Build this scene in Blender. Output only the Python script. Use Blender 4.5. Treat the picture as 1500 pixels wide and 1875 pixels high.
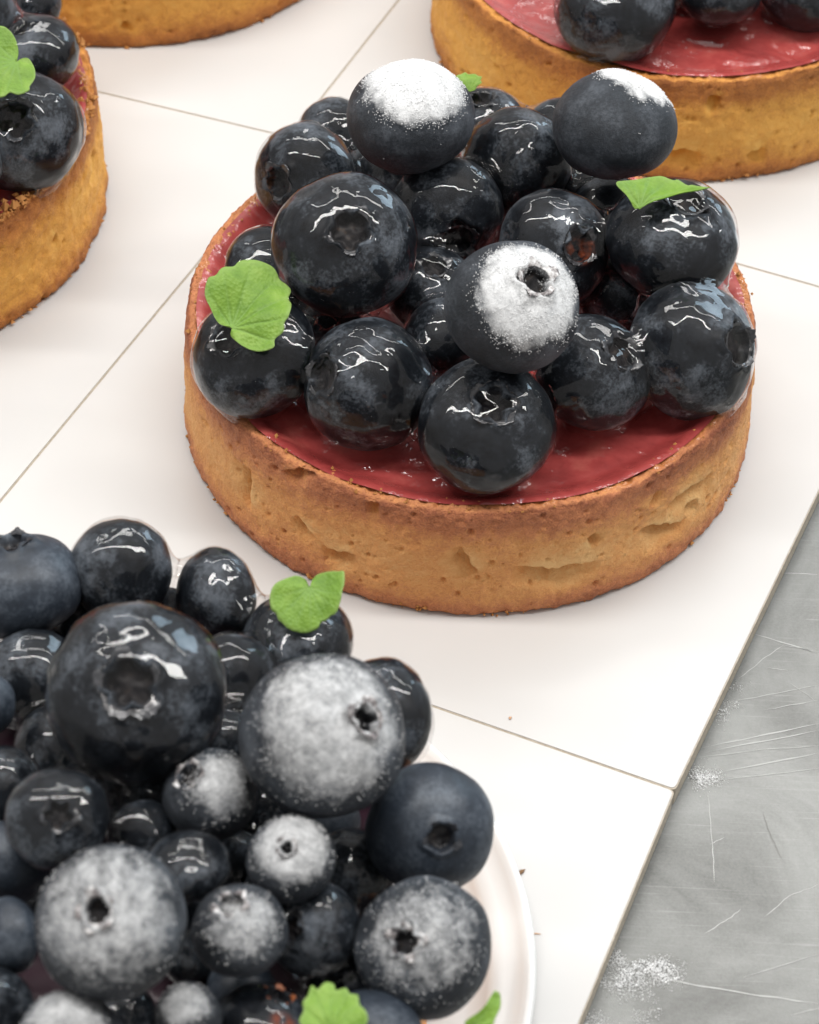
import bpy, math, random
import numpy as np
from mathutils import Vector, Matrix, Quaternion

for o in list(bpy.data.objects):
    bpy.data.objects.remove(o)
scene = bpy.context.scene
scene.unit_settings.system = 'METRIC'
scene.unit_settings.scale_length = 0.01          # one unit is one centimetre

# ------------------------------------------------------------------ camera
CAM_LOC=[-0.684, -25.33, 24.171]
CAM_PITCH=0.7685923057850955
CAM_ROLL=0.0445143703015108
FPX=4860.821046541406
cam_d = bpy.data.cameras.new('camera')
cam = bpy.data.objects.new('camera', cam_d)
scene.collection.objects.link(cam)
cam.location = CAM_LOC
cam.matrix_world = Matrix.Translation(CAM_LOC) @ Matrix.Rotation(CAM_PITCH, 4, 'X') @ Matrix.Rotation(CAM_ROLL, 4, 'Z')
cam_d.sensor_fit = 'HORIZONTAL'
cam_d.sensor_width = 36.0
cam_d.lens = FPX / 1500.0 * 36.0
cam_d.clip_start = 0.5
cam_d.clip_end = 1000.0
cam_d.dof.use_dof = True
cam_d.dof.focus_distance = 32.6
cam_d.dof.aperture_fstop = 0.62
cam_d.dof.aperture_blades = 0
scene.camera = cam

# ------------------------------------------------------------------ light of the pastry kitchen
scene.view_settings.view_transform = 'Standard'
scene.view_settings.look = 'None'
scene.view_settings.exposure = -0.22
scene.view_settings.gamma = 1.0
scene.render.engine = 'CYCLES'
scene.cycles.max_bounces = 8
scene.cycles.transparent_max_bounces = 12
scene.cycles.caustics_reflective = False
scene.cycles.caustics_refractive = False

world = bpy.data.worlds.new('World')
scene.world = world
world.use_nodes = True
bg = world.node_tree.nodes['Background']
bg.inputs['Color'].default_value = (1.0, 0.975, 0.95, 1)
bg.inputs['Strength'].default_value = 0.64

def area(name, loc, target, sx, sy, power, color):
    d = bpy.data.lights.new(name, 'AREA')
    d.shape = 'RECTANGLE'
    d.size, d.size_y, d.energy, d.color = sx, sy, power, color
    o = bpy.data.objects.new(name, d)
    scene.collection.objects.link(o)
    o.location = loc
    o.rotation_euler = (Vector(target) - Vector(loc)).to_track_quat('-Z', 'Y').to_euler()
    return o
# two ceiling tubes that run across the picture, one window behind on the right
area('ceiling_tube_lamp', (0, 4, 110), (0, 0, 0), 210, 10, 235000, (1.0, 0.98, 0.95))
area('ceiling_tube_lamp', (10, 84, 112), (0, 0, 0), 230, 9, 120000, (1.0, 0.98, 0.95))
area('window_lamp', (120, 150, 85), (0, 0, 0), 55, 75, 130000, (0.62, 0.83, 1.0))


# ------------------------------------------------------------------ measured layout, in centimetres
QUAD_MAIN=[[-2.526, 5.499], [6.027, 2.314], [2.526, -6.233], [-6.189, -2.844]]
QUAD_FAR=[[0.908, 14.245], [9.606, 11.006], [6.027, 2.314], [-2.671, 5.553]]
QUAD_LEFT=[[-11.516, 8.24], [-2.521, 5.511], [-6.3, -3.095], [-15.295, -0.367]]
QUAD_TL=[[-8.086, 16.978], [0.909, 14.249], [-2.67, 5.557], [-11.665, 8.286]]
QUAD_FRONT=[[-6.189, -2.844], [2.526, -6.233], [-0.635, -15.085], [-9.35, -11.696]]
L1=dict(loc=[-2.882, -1.983, 3.027],u=[0.999, 0.032, 0.031],n=[-0.016, -0.401, 0.916],outline=[[-0.005, 0.0], [-0.162, 0.057], [-0.257, 0.227], [-0.326, 0.398], [-0.293, 0.599], [-0.203, 0.642], [-0.127, 0.743], [0.003, 0.771], [0.079, 0.858], [0.235, 0.887], [0.419, 0.858], [0.498, 0.8], [0.552, 0.685], [0.631, 0.628], [0.685, 0.542], [0.661, 0.398], [0.702, 0.284], [0.678, 0.113], [0.628, 0.028], [0.617, -0.085], [0.515, -0.17], [0.504, -0.282], [0.363, -0.316], [0.208, -0.282], [0.077, -0.198], [-0.016, -0.085]])
L2=dict(loc=[1.928, -0.387, 3.832],u=[0.999, 0.032, 0.031],n=[-0.028, -0.097, 0.995],outline=[[-0.03, -0.02], [-0.164, 0.141], [-0.286, 0.282], [-0.153, 0.363], [-0.064, 0.404], [0.141, 0.485], [0.214, 0.501], [0.286, 0.506], [0.427, 0.457], [0.485, 0.469], [0.595, 0.383], [0.667, 0.396], [0.85, 0.343], [0.849, 0.331], [0.702, 0.274], [0.352, 0.169], [0.117, 0.06]])
L3=dict(loc=[-0.135, 3.362, 2.633],u=[0.999, 0.032, 0.031],n=[-0.013, -0.447, 0.895],outline=[[-0.01, -0.007], [-0.104, 0.08], [-0.182, 0.185], [-0.119, 0.238], [-0.055, 0.29], [-0.008, 0.255], [0.071, 0.266], [0.119, 0.22], [0.166, 0.203], [0.15, 0.15], [0.165, 0.115], [0.102, 0.063], [0.07, 0.01]])
L4=dict(loc=[-1.71, -6.305, 3.273],u=[0.999, 0.032, 0.031],n=[-0.013, -0.447, 0.895],outline=[[-0.002, 0.016], [-0.046, 0.089], [-0.142, 0.133], [-0.27, 0.089], [-0.375, 0.011], [-0.42, -0.122], [-0.403, -0.254], [-0.349, -0.302], [-0.327, -0.364], [-0.284, -0.397], [-0.23, -0.452], [-0.156, -0.485], [-0.049, -0.5], [0.035, -0.474], [0.098, -0.434], [0.119, -0.386], [0.193, -0.353], [0.225, -0.32], [0.288, -0.287], [0.334, -0.166], [0.35, -0.055], [0.371, 0.033], [0.365, 0.166], [0.305, 0.175], [0.22, 0.184], [0.092, 0.166], [0.029, 0.104]])
L5=dict(loc=[-6.005, 2.473, 3.442],u=[0.999, 0.032, 0.031],n=[-0.016, -0.401, 0.916],outline=[[-0.017, 0.013], [0.012, 0.133], [-0.007, 0.266], [-0.059, 0.373], [-0.121, 0.44], [-0.193, 0.48], [-0.287, 0.485], [-0.378, 0.44], [-0.446, 0.4], [-0.509, 0.266], [-0.57, 0.106], [-0.558, -0.106], [-0.477, -0.291], [-0.4, -0.423], [-0.279, -0.528], [-0.184, -0.554], [-0.116, -0.541], [-0.049, -0.488], [0.045, -0.515], [0.136, -0.475], [0.191, -0.423], [0.189, -0.37], [0.241, -0.265], [0.249, -0.185], [0.232, -0.08], [0.18, 0.027], [0.132, 0.066], [0.074, 0.058], [0.029, 0.032]])
L6=dict(loc=[-1.186, -11.812, 3.248],u=[0.999, 0.032, 0.031],n=[-0.022, -0.245, 0.969],outline=[[0.0, -0.019], [-0.185, 0.019], [-0.297, 0.088], [-0.262, 0.211], [-0.273, 0.288], [-0.228, 0.366], [-0.193, 0.463], [-0.136, 0.424], [-0.063, 0.502], [0.012, 0.482], [0.031, 0.424], [0.124, 0.443], [0.162, 0.385], [0.236, 0.366], [0.256, 0.269], [0.312, 0.192], [0.331, 0.088], [0.239, 0.019]])
L7=dict(loc=[0.113, -11.434, 2.868],u=[0.999, 0.032, 0.031],n=[-0.009, -0.536, 0.844],outline=[[-0.065, 0.032], [-0.013, 0.09], [0.066, 0.141], [0.131, 0.205], [0.184, 0.282], [0.224, 0.34], [0.269, 0.32], [0.282, 0.269], [0.275, 0.179], [0.235, 0.102], [0.208, 0.032], [0.169, -0.038], [0.013, -0.038]])
DENTS=[[-2.398, 1.153, -2.393, 0.546], [-2.173, 0.887, -2.095, 0.725], [-2.052, 0.621, -1.944, 0.692], [-1.593, 1.166, -1.548, 0.745], [-1.393, 0.769, -1.124, 0.651], [-0.937, 0.878, -0.743, 0.581], [-0.817, 1.059, -0.609, 1.033], [-0.909, 1.221, -0.892, 1.421], [-0.736, 0.759, -0.678, 0.796], [-1.91, 1.627, -1.868, 1.639], [-1.138, 0.961, -1.162, 1.137], [-2.129, 1.83, -2.219, 1.532]]
DENTS_FAR=[[-1.723, 0.548, -1.508, 0.521], [-1.307, 0.418, -1.24, 0.474], [-1.495, 1.492, -1.45, 1.441]]
DENTS_TL=[[-1.492, 0.393, -1.473, 0.492]]
DENTS_LEFT=[[-0.16, 0.998, -0.074, 1.228], [-0.492, 0.897, -0.471, 0.908], [-0.591, 0.083, -0.575, 0.111]]
SCRATCHES=[[[2.897, -5.317], [4.339, -4.851]], [[2.938, -5.379], [4.331, -4.956]], [[2.87, -5.451], [3.613, -5.299], [4.314, -5.189]], [[3.118, -5.662], [4.305, -5.309]], [[3.091, -5.781], [3.698, -5.665], [4.288, -5.536]], [[3.259, -4.587], [3.82, -4.416], [4.385, -4.239]], [[2.29, -8.6], [3.245, -8.751], [4.039, -8.839]], [[3.217, -8.543], [4.089, -8.179]], [[2.819, -7.99], [3.096, -7.766], [3.247, -7.621]], [[3.708, -9.009], [4.034, -8.898]], [[2.954, -5.964], [2.97, -6.757], [2.966, -7.271]], [[3.578, -6.224], [3.644, -6.537], [3.766, -6.92]], [[4.032, -4.225], [4.322, -4.497]], [[2.939, -6.733], [3.113, -6.619]], [[3.629, -3.458], [4.423, -3.733]], [[3.409, -4.192], [3.674, -3.919], [3.997, -3.616]], [[4.021, -2.411], [4.523, -2.403]], [[3.979, -3.617], [4.425, -3.71]], [[3.681, -4.683], [4.367, -4.483]], [[3.776, -3.996], [4.023, -4.04]], [[3.508, -7.719], [3.817, -7.402], [4.16, -7.231]]]
SPILLS=[[[1.775, -8.229], [2.023, -8.07], [2.097, -8.309], [2.58, -8.38], [2.572, -8.573], [2.324, -8.776], [2.151, -9.195], [2.064, -9.465], [1.376, -9.501], [1.5, -9.055]], [[2.816, -5.701], [2.909, -5.532], [3.037, -5.552], [3.113, -5.766], [2.978, -5.909], [2.827, -5.944]], [[3.091, -4.881], [3.222, -4.675], [3.381, -4.779], [3.354, -4.88], [3.154, -4.934]], [[3.226, -4.589], [3.319, -4.295], [3.45, -4.317], [3.502, -4.573], [3.367, -4.638]], [[3.128, -4.851], [3.24, -4.709], [3.341, -4.794], [3.3, -4.909], [3.159, -4.94]], [[3.293, -4.361], [3.421, -4.285], [3.468, -4.397], [3.352, -4.588], [3.269, -4.501]]]
CRUMBS=[[0.75, -7.517], [0.908, -8.335], [0.615, -5.273]]
BERRIES=[
    ('main', (-0.905, 1.415, 3.637), 0.81, 0.84, (0.04, -0.16, -0.99), 'p', (0.1, -0.02, 0.99)),
    ('main', (1.671, 1.436, 3.635), 0.783, 0.84, (0.04, -0.16, -0.99), 'p', (0.38, 0.47, 0.8)),
    ('main', (0.414, -2.123, 3.692), 0.8, 0.88, (0.35, -0.3, 0.89), 'p', (0.32, -0.49, 0.81)),
    ('main', (-1.614, -0.535, 3.141), 0.879, 0.84, (0.12, -0.56, 0.82), 'g', None),
    ('main', (-2.227, 1.764, 2.32), 0.711, 0.81, (-0.62, -0.69, 0.37), 'g', None),
    ('main', (-1.855, 2.894, 2.13), 0.547, 0.9, (-0.43, 0.04, -0.9), 'g', None),
    ('main', (-0.381, 0.962, 2.492), 0.752, 0.84, (0.25, -0.97, 0.06), 'g', None),
    ('main', (0.493, 1.878, 2.626), 0.708, 0.9, (0.15, 0.88, -0.46), 'g', None),
    ('main', (0.973, 0.109, 2.702), 0.736, 0.84, (0.49, -0.61, 0.62), 'g', None),
    ('main', (2.423, 0.05, 2.969), 0.825, 0.84, (0.16, 0.0, 0.99), 'g', None),
    ('main', (2.69, -1.175, 2.274), 0.87, 0.84, (0.75, -0.4, 0.52), 'g', None),
    ('main', (1.456, -1.679, 2.276), 0.741, 0.84, (0.54, -0.22, 0.81), 'g', None),
    ('main', (0.175, -2.716, 2.306), 0.828, 0.76, (0.1, -0.33, 0.94), 'g', None),
    ('main', (-1.264, -2.069, 2.294), 0.801, 0.95, (-0.73, -0.41, 0.54), 'g', None),
    ('main', (-2.655, -1.643, 2.272), 0.795, 0.76, (-0.46, -0.36, 0.82), 'g', None),
    ('main', (-2.597, 0.093, 2.103), 0.586, 0.9, (-0.52, 0.57, -0.64), 'g', None),
    ('main', (-0.535, -0.097, 2.117), 0.563, 0.91, (0.04, -0.2, 0.98), 'g', None),
    ('main', (-0.363, -1.067, 2.173), 0.504, 0.9, (0.46, 0.47, -0.75), 'g', None),
    ('main', (0.074, 3.324, 2.135), 0.552, 0.76, (-0.1, 0.04, 0.99), 'g', None),
    ('main', (1.73, 1.479, 2.14), 0.532, 0.9, (-0.28, 0.89, -0.37), 'g', None),
    ('main', (1.109, 3.181, 2.073), 0.514, 0.9, (-0.51, 0.39, -0.77), 'g', None),
    ('main', (-1.062, 2.148, 2.124), 0.611, 0.9, (-0.26, 0.37, -0.89), 'g', None),
    ('main', (1.287, 2.281, 2.012), 0.462, 0.9, (0.22, 0.53, -0.82), 'g', None),
    ('main', (1.816, 0.071, 2.017), 0.47, 0.9, (0.11, 0.58, -0.81), 'g', None),
    ('main', (-1.817, -0.53, 1.967), 0.41, 0.9, (-0.15, 0.24, -0.96), 'g', None),
    ('front', (-4.886, -5.996, 2.758), 0.7, 0.8, (-0.19, 0.37, 0.91), 'b', None),
    ('front', (-3.811, -5.685, 2.728), 0.574, 0.9, (-0.53, 0.58, -0.61), 'g', None),
    ('front', (-2.768, -5.812, 2.537), 0.515, 0.79, (0.8, 0.44, -0.41), 'g', None),
    ('front', (-3.329, -8.213, 3.676), 0.91, 0.84, (-0.03, -0.54, 0.84), 'g', None),
    ('front', (-1.833, -6.405, 2.505), 0.603, 0.81, (0.04, -0.16, -0.99), 'g', None),
    ('front', (-1.433, -8.827, 3.897), 0.82, 0.95, (0.57, -0.31, 0.76), 'p', (0.18, -0.48, 0.86)),
    ('front', (-0.865, -7.466, 2.603), 0.603, 0.76, (0.8, 0.44, -0.41), 'g', None),
    ('front', (-0.334, -9.054, 2.77), 0.659, 0.84, (0.2, -0.72, 0.67), 'b', None),
    ('front', (-0.365, -10.507, 2.797), 0.687, 0.83, (-0.32, -0.48, 0.82), 'p', (-0.09, -0.4, 0.91)),
    ('front', (-1.679, -9.943, 3.374), 0.433, 0.84, (-0.08, -0.35, 0.93), 'p', (0.06, -0.28, 0.96)),
    ('front', (-2.54, -9.06, 3.178), 0.478, 0.93, (-0.48, -0.13, 0.87), 'p', (0.27, -0.3, 0.92)),
    ('front', (-3.25, -11.251, 4.039), 0.709, 0.84, (-0.12, -0.41, 0.9), 'p', (0.01, -0.4, 0.92)),
    ('front', (-2.671, -9.996, 3.257), 0.396, 0.76, (0.04, -0.16, -0.99), 'g', None),
    ('front', (-2.106, -10.789, 3.338), 0.454, 0.94, (-0.21, 0.07, 0.98), 'p', (0.1, -0.34, 0.93)),
    ('front', (-1.436, -10.264, 2.687), 0.48, 0.84, (-0.56, -0.51, 0.65), 'g', None),
    ('front', (-2.539, -11.538, 3.011), 0.316, 0.9, (-0.16, 0.18, -0.97), 'p', (-0.11, -0.15, 0.98)),
    ('front', (-3.548, -12.131, 3.299), 0.522, 0.9, (-0.67, 0.02, -0.74), 'p', (-0.03, 0.03, 1.0)),
    ('front', (-4.356, -10.652, 2.881), 0.378, 0.77, (0.8, 0.44, -0.41), 'b', None),
    ('front', (-3.972, -9.646, 3.44), 0.504, 0.84, (0.15, -0.51, 0.84), 'g', None),
    ('front', (-4.621, -7.006, 2.381), 0.573, 0.9, (-0.38, 0.89, -0.25), 'g', None),
    ('front', (-4.98, -7.887, 3.001), 0.338, 0.9, (-0.55, 0.46, -0.7), 'b', None),
    ('front', (-4.725, -8.687, 2.678), 0.417, 0.9, (0.01, 0.39, -0.92), 'g', None),
    ('front', (-3.188, -9.371, 2.916), 0.336, 0.9, (-0.19, 0.91, -0.38), 'g', None),
    ('front', (-2.486, -7.1, 2.638), 0.492, 0.9, (-0.34, 0.61, -0.72), 'g', None),
    ('front', (-1.132, -9.197, 2.149), 0.473, 0.9, (-0.52, 0.86, 0.02), 'g', None),
    ('front', (-1.845, -11.294, 2.509), 0.495, 0.76, (0.32, 0.49, 0.81), 'g', None),
    ('front', (-0.825, -11.383, 2.54), 0.493, 0.84, (0.04, -0.16, -0.99), 'b', None),
    ('front', (-4.52, -9.711, 2.778), 0.432, 0.9, (0.14, 0.97, -0.2), 'b', None),
    ('front', (-4.46, -11.345, 2.658), 0.44, 0.9, (0.27, 0.71, -0.65), 'g', None),
    ('front', (-4.224, -7.882, 2.316), 0.487, 0.9, (-0.02, 0.83, -0.56), 'g', None),
    ('front', (-2.522, -7.901, 2.496), 0.41, 0.9, (0.12, 0.85, -0.51), 'g', None),
    ('front', (-2.339, -9.089, 2.053), 0.369, 0.9, (-0.21, 0.7, -0.68), 'g', None),
    ('front', (-2.123, -10.666, 2.119), 0.354, 0.9, (0.14, 0.69, -0.71), 'b', None),
    ('front', (-1.404, -8.489, 2.116), 0.363, 0.9, (-0.43, 0.06, -0.9), 'b', None),
    ('front', (-4.423, -9.406, 2.077), 0.399, 0.9, (0.35, 0.37, -0.86), 'g', None),
    ('front', (-2.647, -10.174, 2.234), 0.4, 0.9, (-0.35, 0.55, -0.76), 'g', None),
    ('front', (-1.066, -10.565, 2.08), 0.409, 0.9, (-0.42, -0.37, 0.83), 'g', None),
    ('front', (-1.889, -9.522, 2.167), 0.32, 0.9, (-0.36, 0.57, -0.74), 'g', None),
    ('front', (-3.274, -11.046, 2.109), 0.371, 0.9, (-0.14, 0.59, -0.8), 'g', None),
    ('front', (-3.727, -8.491, 2.499), 0.393, 0.9, (-0.02, 0.81, -0.58), 'g', None),
    ('front', (-4.347, -5.747, 2.045), 0.364, 0.9, (-0.59, -0.21, -0.78), 'g', None),
    ('front', (-3.295, -5.699, 2.016), 0.335, 0.9, (-0.14, 0.65, -0.75), 'g', None),
    ('front', (-2.309, -6.022, 1.989), 0.302, 0.9, (-0.23, 0.32, -0.92), 'g', None),
    ('front', (-3.13, -8.773, 2.705), 0.355, 0.9, (0.1, 0.6, -0.79), 'g', None),
    ('front', (-2.036, -8.371, 2.101), 0.33, 0.9, (0.47, 0.46, -0.75), 'g', None),
    ('left', (-6.067, 2.521, 2.276), 0.83, 0.84, (0.07, -0.64, 0.77), 'g', None),
    ('left', (-6.04, 4.254, 2.245), 0.583, 0.86, (-0.44, -0.0, 0.9), 'g', None),
    ('left', (-6.248, 5.514, 2.156), 0.383, 0.84, (0.51, 0.51, -0.7), 'g', None),
    ('left', (-7.03, 4.62, 2.654), 0.672, 0.82, (0.04, -0.16, -0.99), 'g', None),
    ('left', (-6.78, 1.44, 2.546), 0.668, 0.9, (0.34, 0.53, -0.77), 'g', None),
    ('far', (1.904, 5.995, 2.179), 0.851, 0.84, (0.04, -0.16, -0.99), 'g', None),
    ('far', (3.424, 6.485, 2.224), 0.585, 0.76, (0.04, -0.16, -0.99), 'g', None),
    ('far', (4.715, 6.79, 2.08), 0.668, 0.84, (0.04, -0.16, -0.99), 'g', None),
    ('far', (2.704, 7.5, 2.38), 0.871, 0.78, (0.04, -0.16, -0.99), 'g', None),
    ('far', (4.129, 7.993, 2.312), 0.88, 0.78, (0.04, -0.16, -0.99), 'g', None),
]

# ------------------------------------------------------------------ helpers
C = scene.collection
rs = np.random.RandomState(11)
random.seed(11)

_perm = np.random.RandomState(3).permutation(256)
_perm = np.concatenate([_perm, _perm, _perm])
_g = np.random.RandomState(4).normal(size=(256, 3))
_g /= np.linalg.norm(_g, axis=1)[:, None]
def noise(p):
    """gradient noise of an (n,3) array, about -1..1"""
    p = np.asarray(p, float)
    i = np.floor(p).astype(int)
    f = p - i
    i &= 255
    u = f * f * f * (f * (f * 6 - 15) + 10)
    out = np.zeros(len(p))
    for dx in (0, 1):
        for dy in (0, 1):
            for dz in (0, 1):
                h = _perm[_perm[_perm[i[:, 0] + dx] + i[:, 1] + dy] + i[:, 2] + dz]
                g = _g[h]
                d = (g[:, 0] * (f[:, 0] - dx) + g[:, 1] * (f[:, 1] - dy) + g[:, 2] * (f[:, 2] - dz))
                w = (u[:, 0] if dx else 1 - u[:, 0]) * (u[:, 1] if dy else 1 - u[:, 1]) * (u[:, 2] if dz else 1 - u[:, 2])
                out += w * d
    return out * 1.6
def fbm(p, o=4):
    p = np.asarray(p, float)
    s, a = 0, 1.0
    for k in range(o):
        s = s + a * noise(p * 2 ** k + 17.3 * k)
        a *= 0.5
    return s
def sstep(x, a, b):
    t = np.clip((x - a) / (b - a), 0, 1)
    return t * t * (3 - 2 * t)

def mesh_np(name, verts, faces, mat, smooth=True, attrs=None):
    me = bpy.data.meshes.new(name)
    me.from_pydata([tuple(v) for v in np.asarray(verts).tolist()], [], faces)
    me.update()
    if smooth:
        me.polygons.foreach_set('use_smooth', [True] * len(me.polygons))
    for k, v in (attrs or {}).items():
        a = me.attributes.new(k, 'FLOAT', 'POINT')
        a.data.foreach_set('value', np.asarray(v, np.float32))
    if mat: me.materials.append(mat)
    return me
def obj(name, me, parent=None, loc=None):
    o = bpy.data.objects.new(name, me)
    C.objects.link(o)
    if loc is not None: o.location = loc
    if parent: o.parent = parent
    return o
def tag(o, label=None, cat=None, group=None, kind=None):
    if label: o['label'] = label
    if cat: o['category'] = cat
    if group: o['group'] = group
    if kind: o['kind'] = kind
    return o
def grid_faces(nr, nc, wrap=True, flip=False):
    f = []
    for i in range(nr - 1):
        for j in range(nc if wrap else nc - 1):
            a, b = i * nc + j, i * nc + (j + 1) % nc
            q = (a, b, b + nc, a + nc)
            f.append(q[::-1] if flip else q)
    return f

# ------------------------------------------------------------------ materials
def mat(name):
    m = bpy.data.materials.new(name)
    m.use_nodes = True
    nt = m.node_tree
    b = nt.nodes['Principled BSDF']
    def N(t, **kw):
        n = nt.nodes.new(t)
        for k, v in kw.items():
            if k in n.inputs: n.inputs[k].default_value = v
            else: setattr(n, k, v)
        return n
    L = lambda a, c: nt.links.new(a, c)
    return m, nt, b, N, L
def ramp(N, stops):
    r = N('ShaderNodeValToRGB')
    e = r.color_ramp.elements
    while len(e) < len(stops): e.new(0.5)
    for k, (p, c) in zip(e, stops):
        k.position = p
        k.color = c if isinstance(c, tuple) else (c, c, c, 1)
    return r
def coords(N, L, rnd=True):
    tc = N('ShaderNodeTexCoord')
    if not rnd: return tc.outputs['Object']
    oi = N('ShaderNodeObjectInfo')
    mp = N('ShaderNodeVectorMath', operation='MULTIPLY_ADD')
    cx = N('ShaderNodeCombineXYZ')
    for k in 'XYZ': L(oi.outputs['Random'], cx.inputs[k])
    mp.inputs[1].default_value = (37, 53, 71)
    L(cx.outputs[0], mp.inputs[0]); L(tc.outputs['Object'], mp.inputs[2])
    return mp.outputs[0]

def berry_material(name, kind):
    m, nt, b, N, L = mat(name)
    co = coords(N, L)
    # mottled bloom on a near-black blue skin
    n1 = N('ShaderNodeTexNoise', Scale=1.7, Detail=5.0, Roughness=0.62); L(co, n1.inputs['Vector'])
    n2 = N('ShaderNodeTexNoise', Scale=22.0, Detail=3.0, Roughness=0.7); L(co, n2.inputs['Vector'])
    add = N('ShaderNodeMath', operation='MULTIPLY_ADD'); add.inputs[1].default_value = 0.35
    L(n2.outputs[0], add.inputs[0]); L(n1.outputs[0], add.inputs[2])
    if kind == 'g':
        r = ramp(N, [(0.50, (0.0028, 0.0035, 0.0050, 1)), (0.68, (0.012, 0.0150, 0.0195, 1)), (0.86, (0.105, 0.122, 0.145, 1))])
    else:
        r = ramp(N, [(0.45, (0.010, 0.0125, 0.0165, 1)), (0.66, (0.024, 0.029, 0.037, 1)), (0.88, (0.088, 0.100, 0.118, 1))] if kind == 'p' else
                 [(0.45, (0.010, 0.0140, 0.020, 1)), (0.66, (0.025, 0.033, 0.046, 1)), (0.88, (0.095, 0.113, 0.138, 1))])
    L(add.outputs[0], r.inputs[0])
    col = r.outputs[0]
    # crown hollow: brownish dry tissue
    at = N('ShaderNodeAttribute', attribute_name='crown')
    n3 = N('ShaderNodeTexNoise', Scale=9.0, Detail=4.0); L(co, n3.inputs['Vector'])
    cr = ramp(N, [(0.35, (0.005, 0.005, 0.007, 1)), (0.60, (0.018, 0.016, 0.017, 1)), (0.85, (0.075, 0.055, 0.042, 1))]); L(n3.outputs[0], cr.inputs[0])
    mx = N('ShaderNodeMix', data_type='RGBA'); L(at.outputs['Fac'], mx.inputs[0]); L(col, mx.inputs[6]); L(cr.outputs[0], mx.inputs[7])
    col = mx.outputs[2]
    # dry scar patches
    sc = N('ShaderNodeAttribute', attribute_name='scar')
    scm = N('ShaderNodeMath', operation='MULTIPLY'); L(sc.outputs['Fac'], scm.inputs[0])
    sr = ramp(N, [(0.40, 0.0), (0.60, 1.0)]); L(n3.outputs[0], sr.inputs[0]); L(sr.outputs[0], scm.inputs[1])
    mx = N('ShaderNodeMix', data_type='RGBA'); L(scm.outputs[0], mx.inputs[0]); L(col, mx.inputs[6]); mx.inputs[7].default_value = (0.16, 0.035, 0.012, 1)
    col = mx.outputs[2]
    rough = 0.5
    bump_src = None
    if kind == 'p':
        pa = N('ShaderNodeAttribute', attribute_name='powder')
        n4 = N('ShaderNodeTexNoise', Scale=7.0, Detail=8.0, Roughness=0.82); L(co, n4.inputs['Vector'])
        s = N('ShaderNodeMath', operation='MULTIPLY_ADD'); s.inputs[1].default_value = 1.3
        L(n4.outputs[0], s.inputs[0]); L(pa.outputs['Fac'], s.inputs[2])
        pr = ramp(N, [(0.88, 0.0), (1.10, 0.55), (1.35, 0.93)])
        mr = N('ShaderNodeMapRange'); mr.inputs['From Min'].default_value = 1.02; mr.inputs['From Max'].default_value = 1.60
        L(s.outputs[0], mr.inputs['Value'])
        mx = N('ShaderNodeMix', data_type='RGBA'); L(mr.outputs[0], mx.inputs[0]); L(col, mx.inputs[6]); mx.inputs[7].default_value = (0.73, 0.74, 0.75, 1)
        col = mx.outputs[2]
        bp = N('ShaderNodeBump', Strength=0.8, Distance=0.03); L(s.outputs[0], bp.inputs['Height'])
        L(bp.outputs[0], b.inputs['Normal'])
        rr = N('ShaderNodeMapRange'); rr.inputs['To Min'].default_value = 0.5; rr.inputs['To Max'].default_value = 1.0
        L(mr.outputs[0], rr.inputs['Value']); L(rr.outputs[0], b.inputs['Roughness'])
    L(col, b.inputs['Base Color'])
    b.inputs['Specular IOR Level'].default_value = 0.12 if kind == 'g' else 0.35
    if kind == 'g':
        b.inputs['Roughness'].default_value = 0.42
    elif kind == 'b':
        b.inputs['Roughness'].default_value = 0.46
        bp = N('ShaderNodeBump', Strength=0.25, Distance=0.02); L(add.outputs[0], bp.inputs['Height']); L(bp.outputs[0], b.inputs['Normal'])
    return m
M = {k: berry_material('blueberry_skin_' + n, k) for k, n in (('g', 'glazed'), ('b', 'bloom'), ('p', 'sugared'))}

def calyx_material(name, coat):
    m, nt, b, N, L = mat(name)
    co = coords(N, L)
    n = N('ShaderNodeTexNoise', Scale=7.0, Detail=5.0, Roughness=0.65); L(co, n.inputs['Vector'])
    r = ramp(N, [(0.35, (0.006, 0.007, 0.010, 1)), (0.55, (0.022, 0.024, 0.030, 1)), (0.72, (0.060, 0.060, 0.068, 1)), (0.88, (0.11, 0.08, 0.055, 1))])
    L(n.outputs[0], r.inputs[0]); L(r.outputs[0], b.inputs['Base Color'])
    b.inputs['Roughness'].default_value = 0.5
    if coat:
        b.inputs['Coat Weight'].default_value = 1.0; b.inputs['Coat Roughness'].default_value = 0.03
    bp = N('ShaderNodeBump', Strength=0.5, Distance=0.02); L(n.outputs[0], bp.inputs['Height']); L(bp.outputs[0], b.inputs['Normal'])
    return m
def calyx_sugared():
    m, nt, b, N, L = mat('calyx_sugared')
    co = coords(N, L)
    n = N('ShaderNodeTexNoise', Scale=9.0, Detail=5.0, Roughness=0.7); L(co, n.inputs['Vector'])
    r = ramp(N, [(0.38, (0.035, 0.032, 0.036, 1)), (0.50, (0.22, 0.20, 0.20, 1)), (0.64, (0.70, 0.70, 0.70, 1))]); L(n.outputs[0], r.inputs[0])
    L(r.outputs[0], b.inputs['Base Color']); b.inputs['Roughness'].default_value = 0.9
    return m
M['calyx_p'] = calyx_sugared()
M['calyx_g'] = calyx_material('calyx_glazed', True)
M['calyx_d'] = calyx_material('calyx_dry', False)

def simple(name, col, rough, spec=0.5, coat=0.0):
    m, nt, b, N, L = mat(name)
    b.inputs['Base Color'].default_value = (*col, 1)
    b.inputs['Roughness'].default_value = rough
    b.inputs['Specular IOR Level'].default_value = spec
    b.inputs['Coat Weight'].default_value = coat
    return m
M['sugar'] = simple('icing_sugar', (0.78, 0.785, 0.79), 0.9, 0.3)

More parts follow.
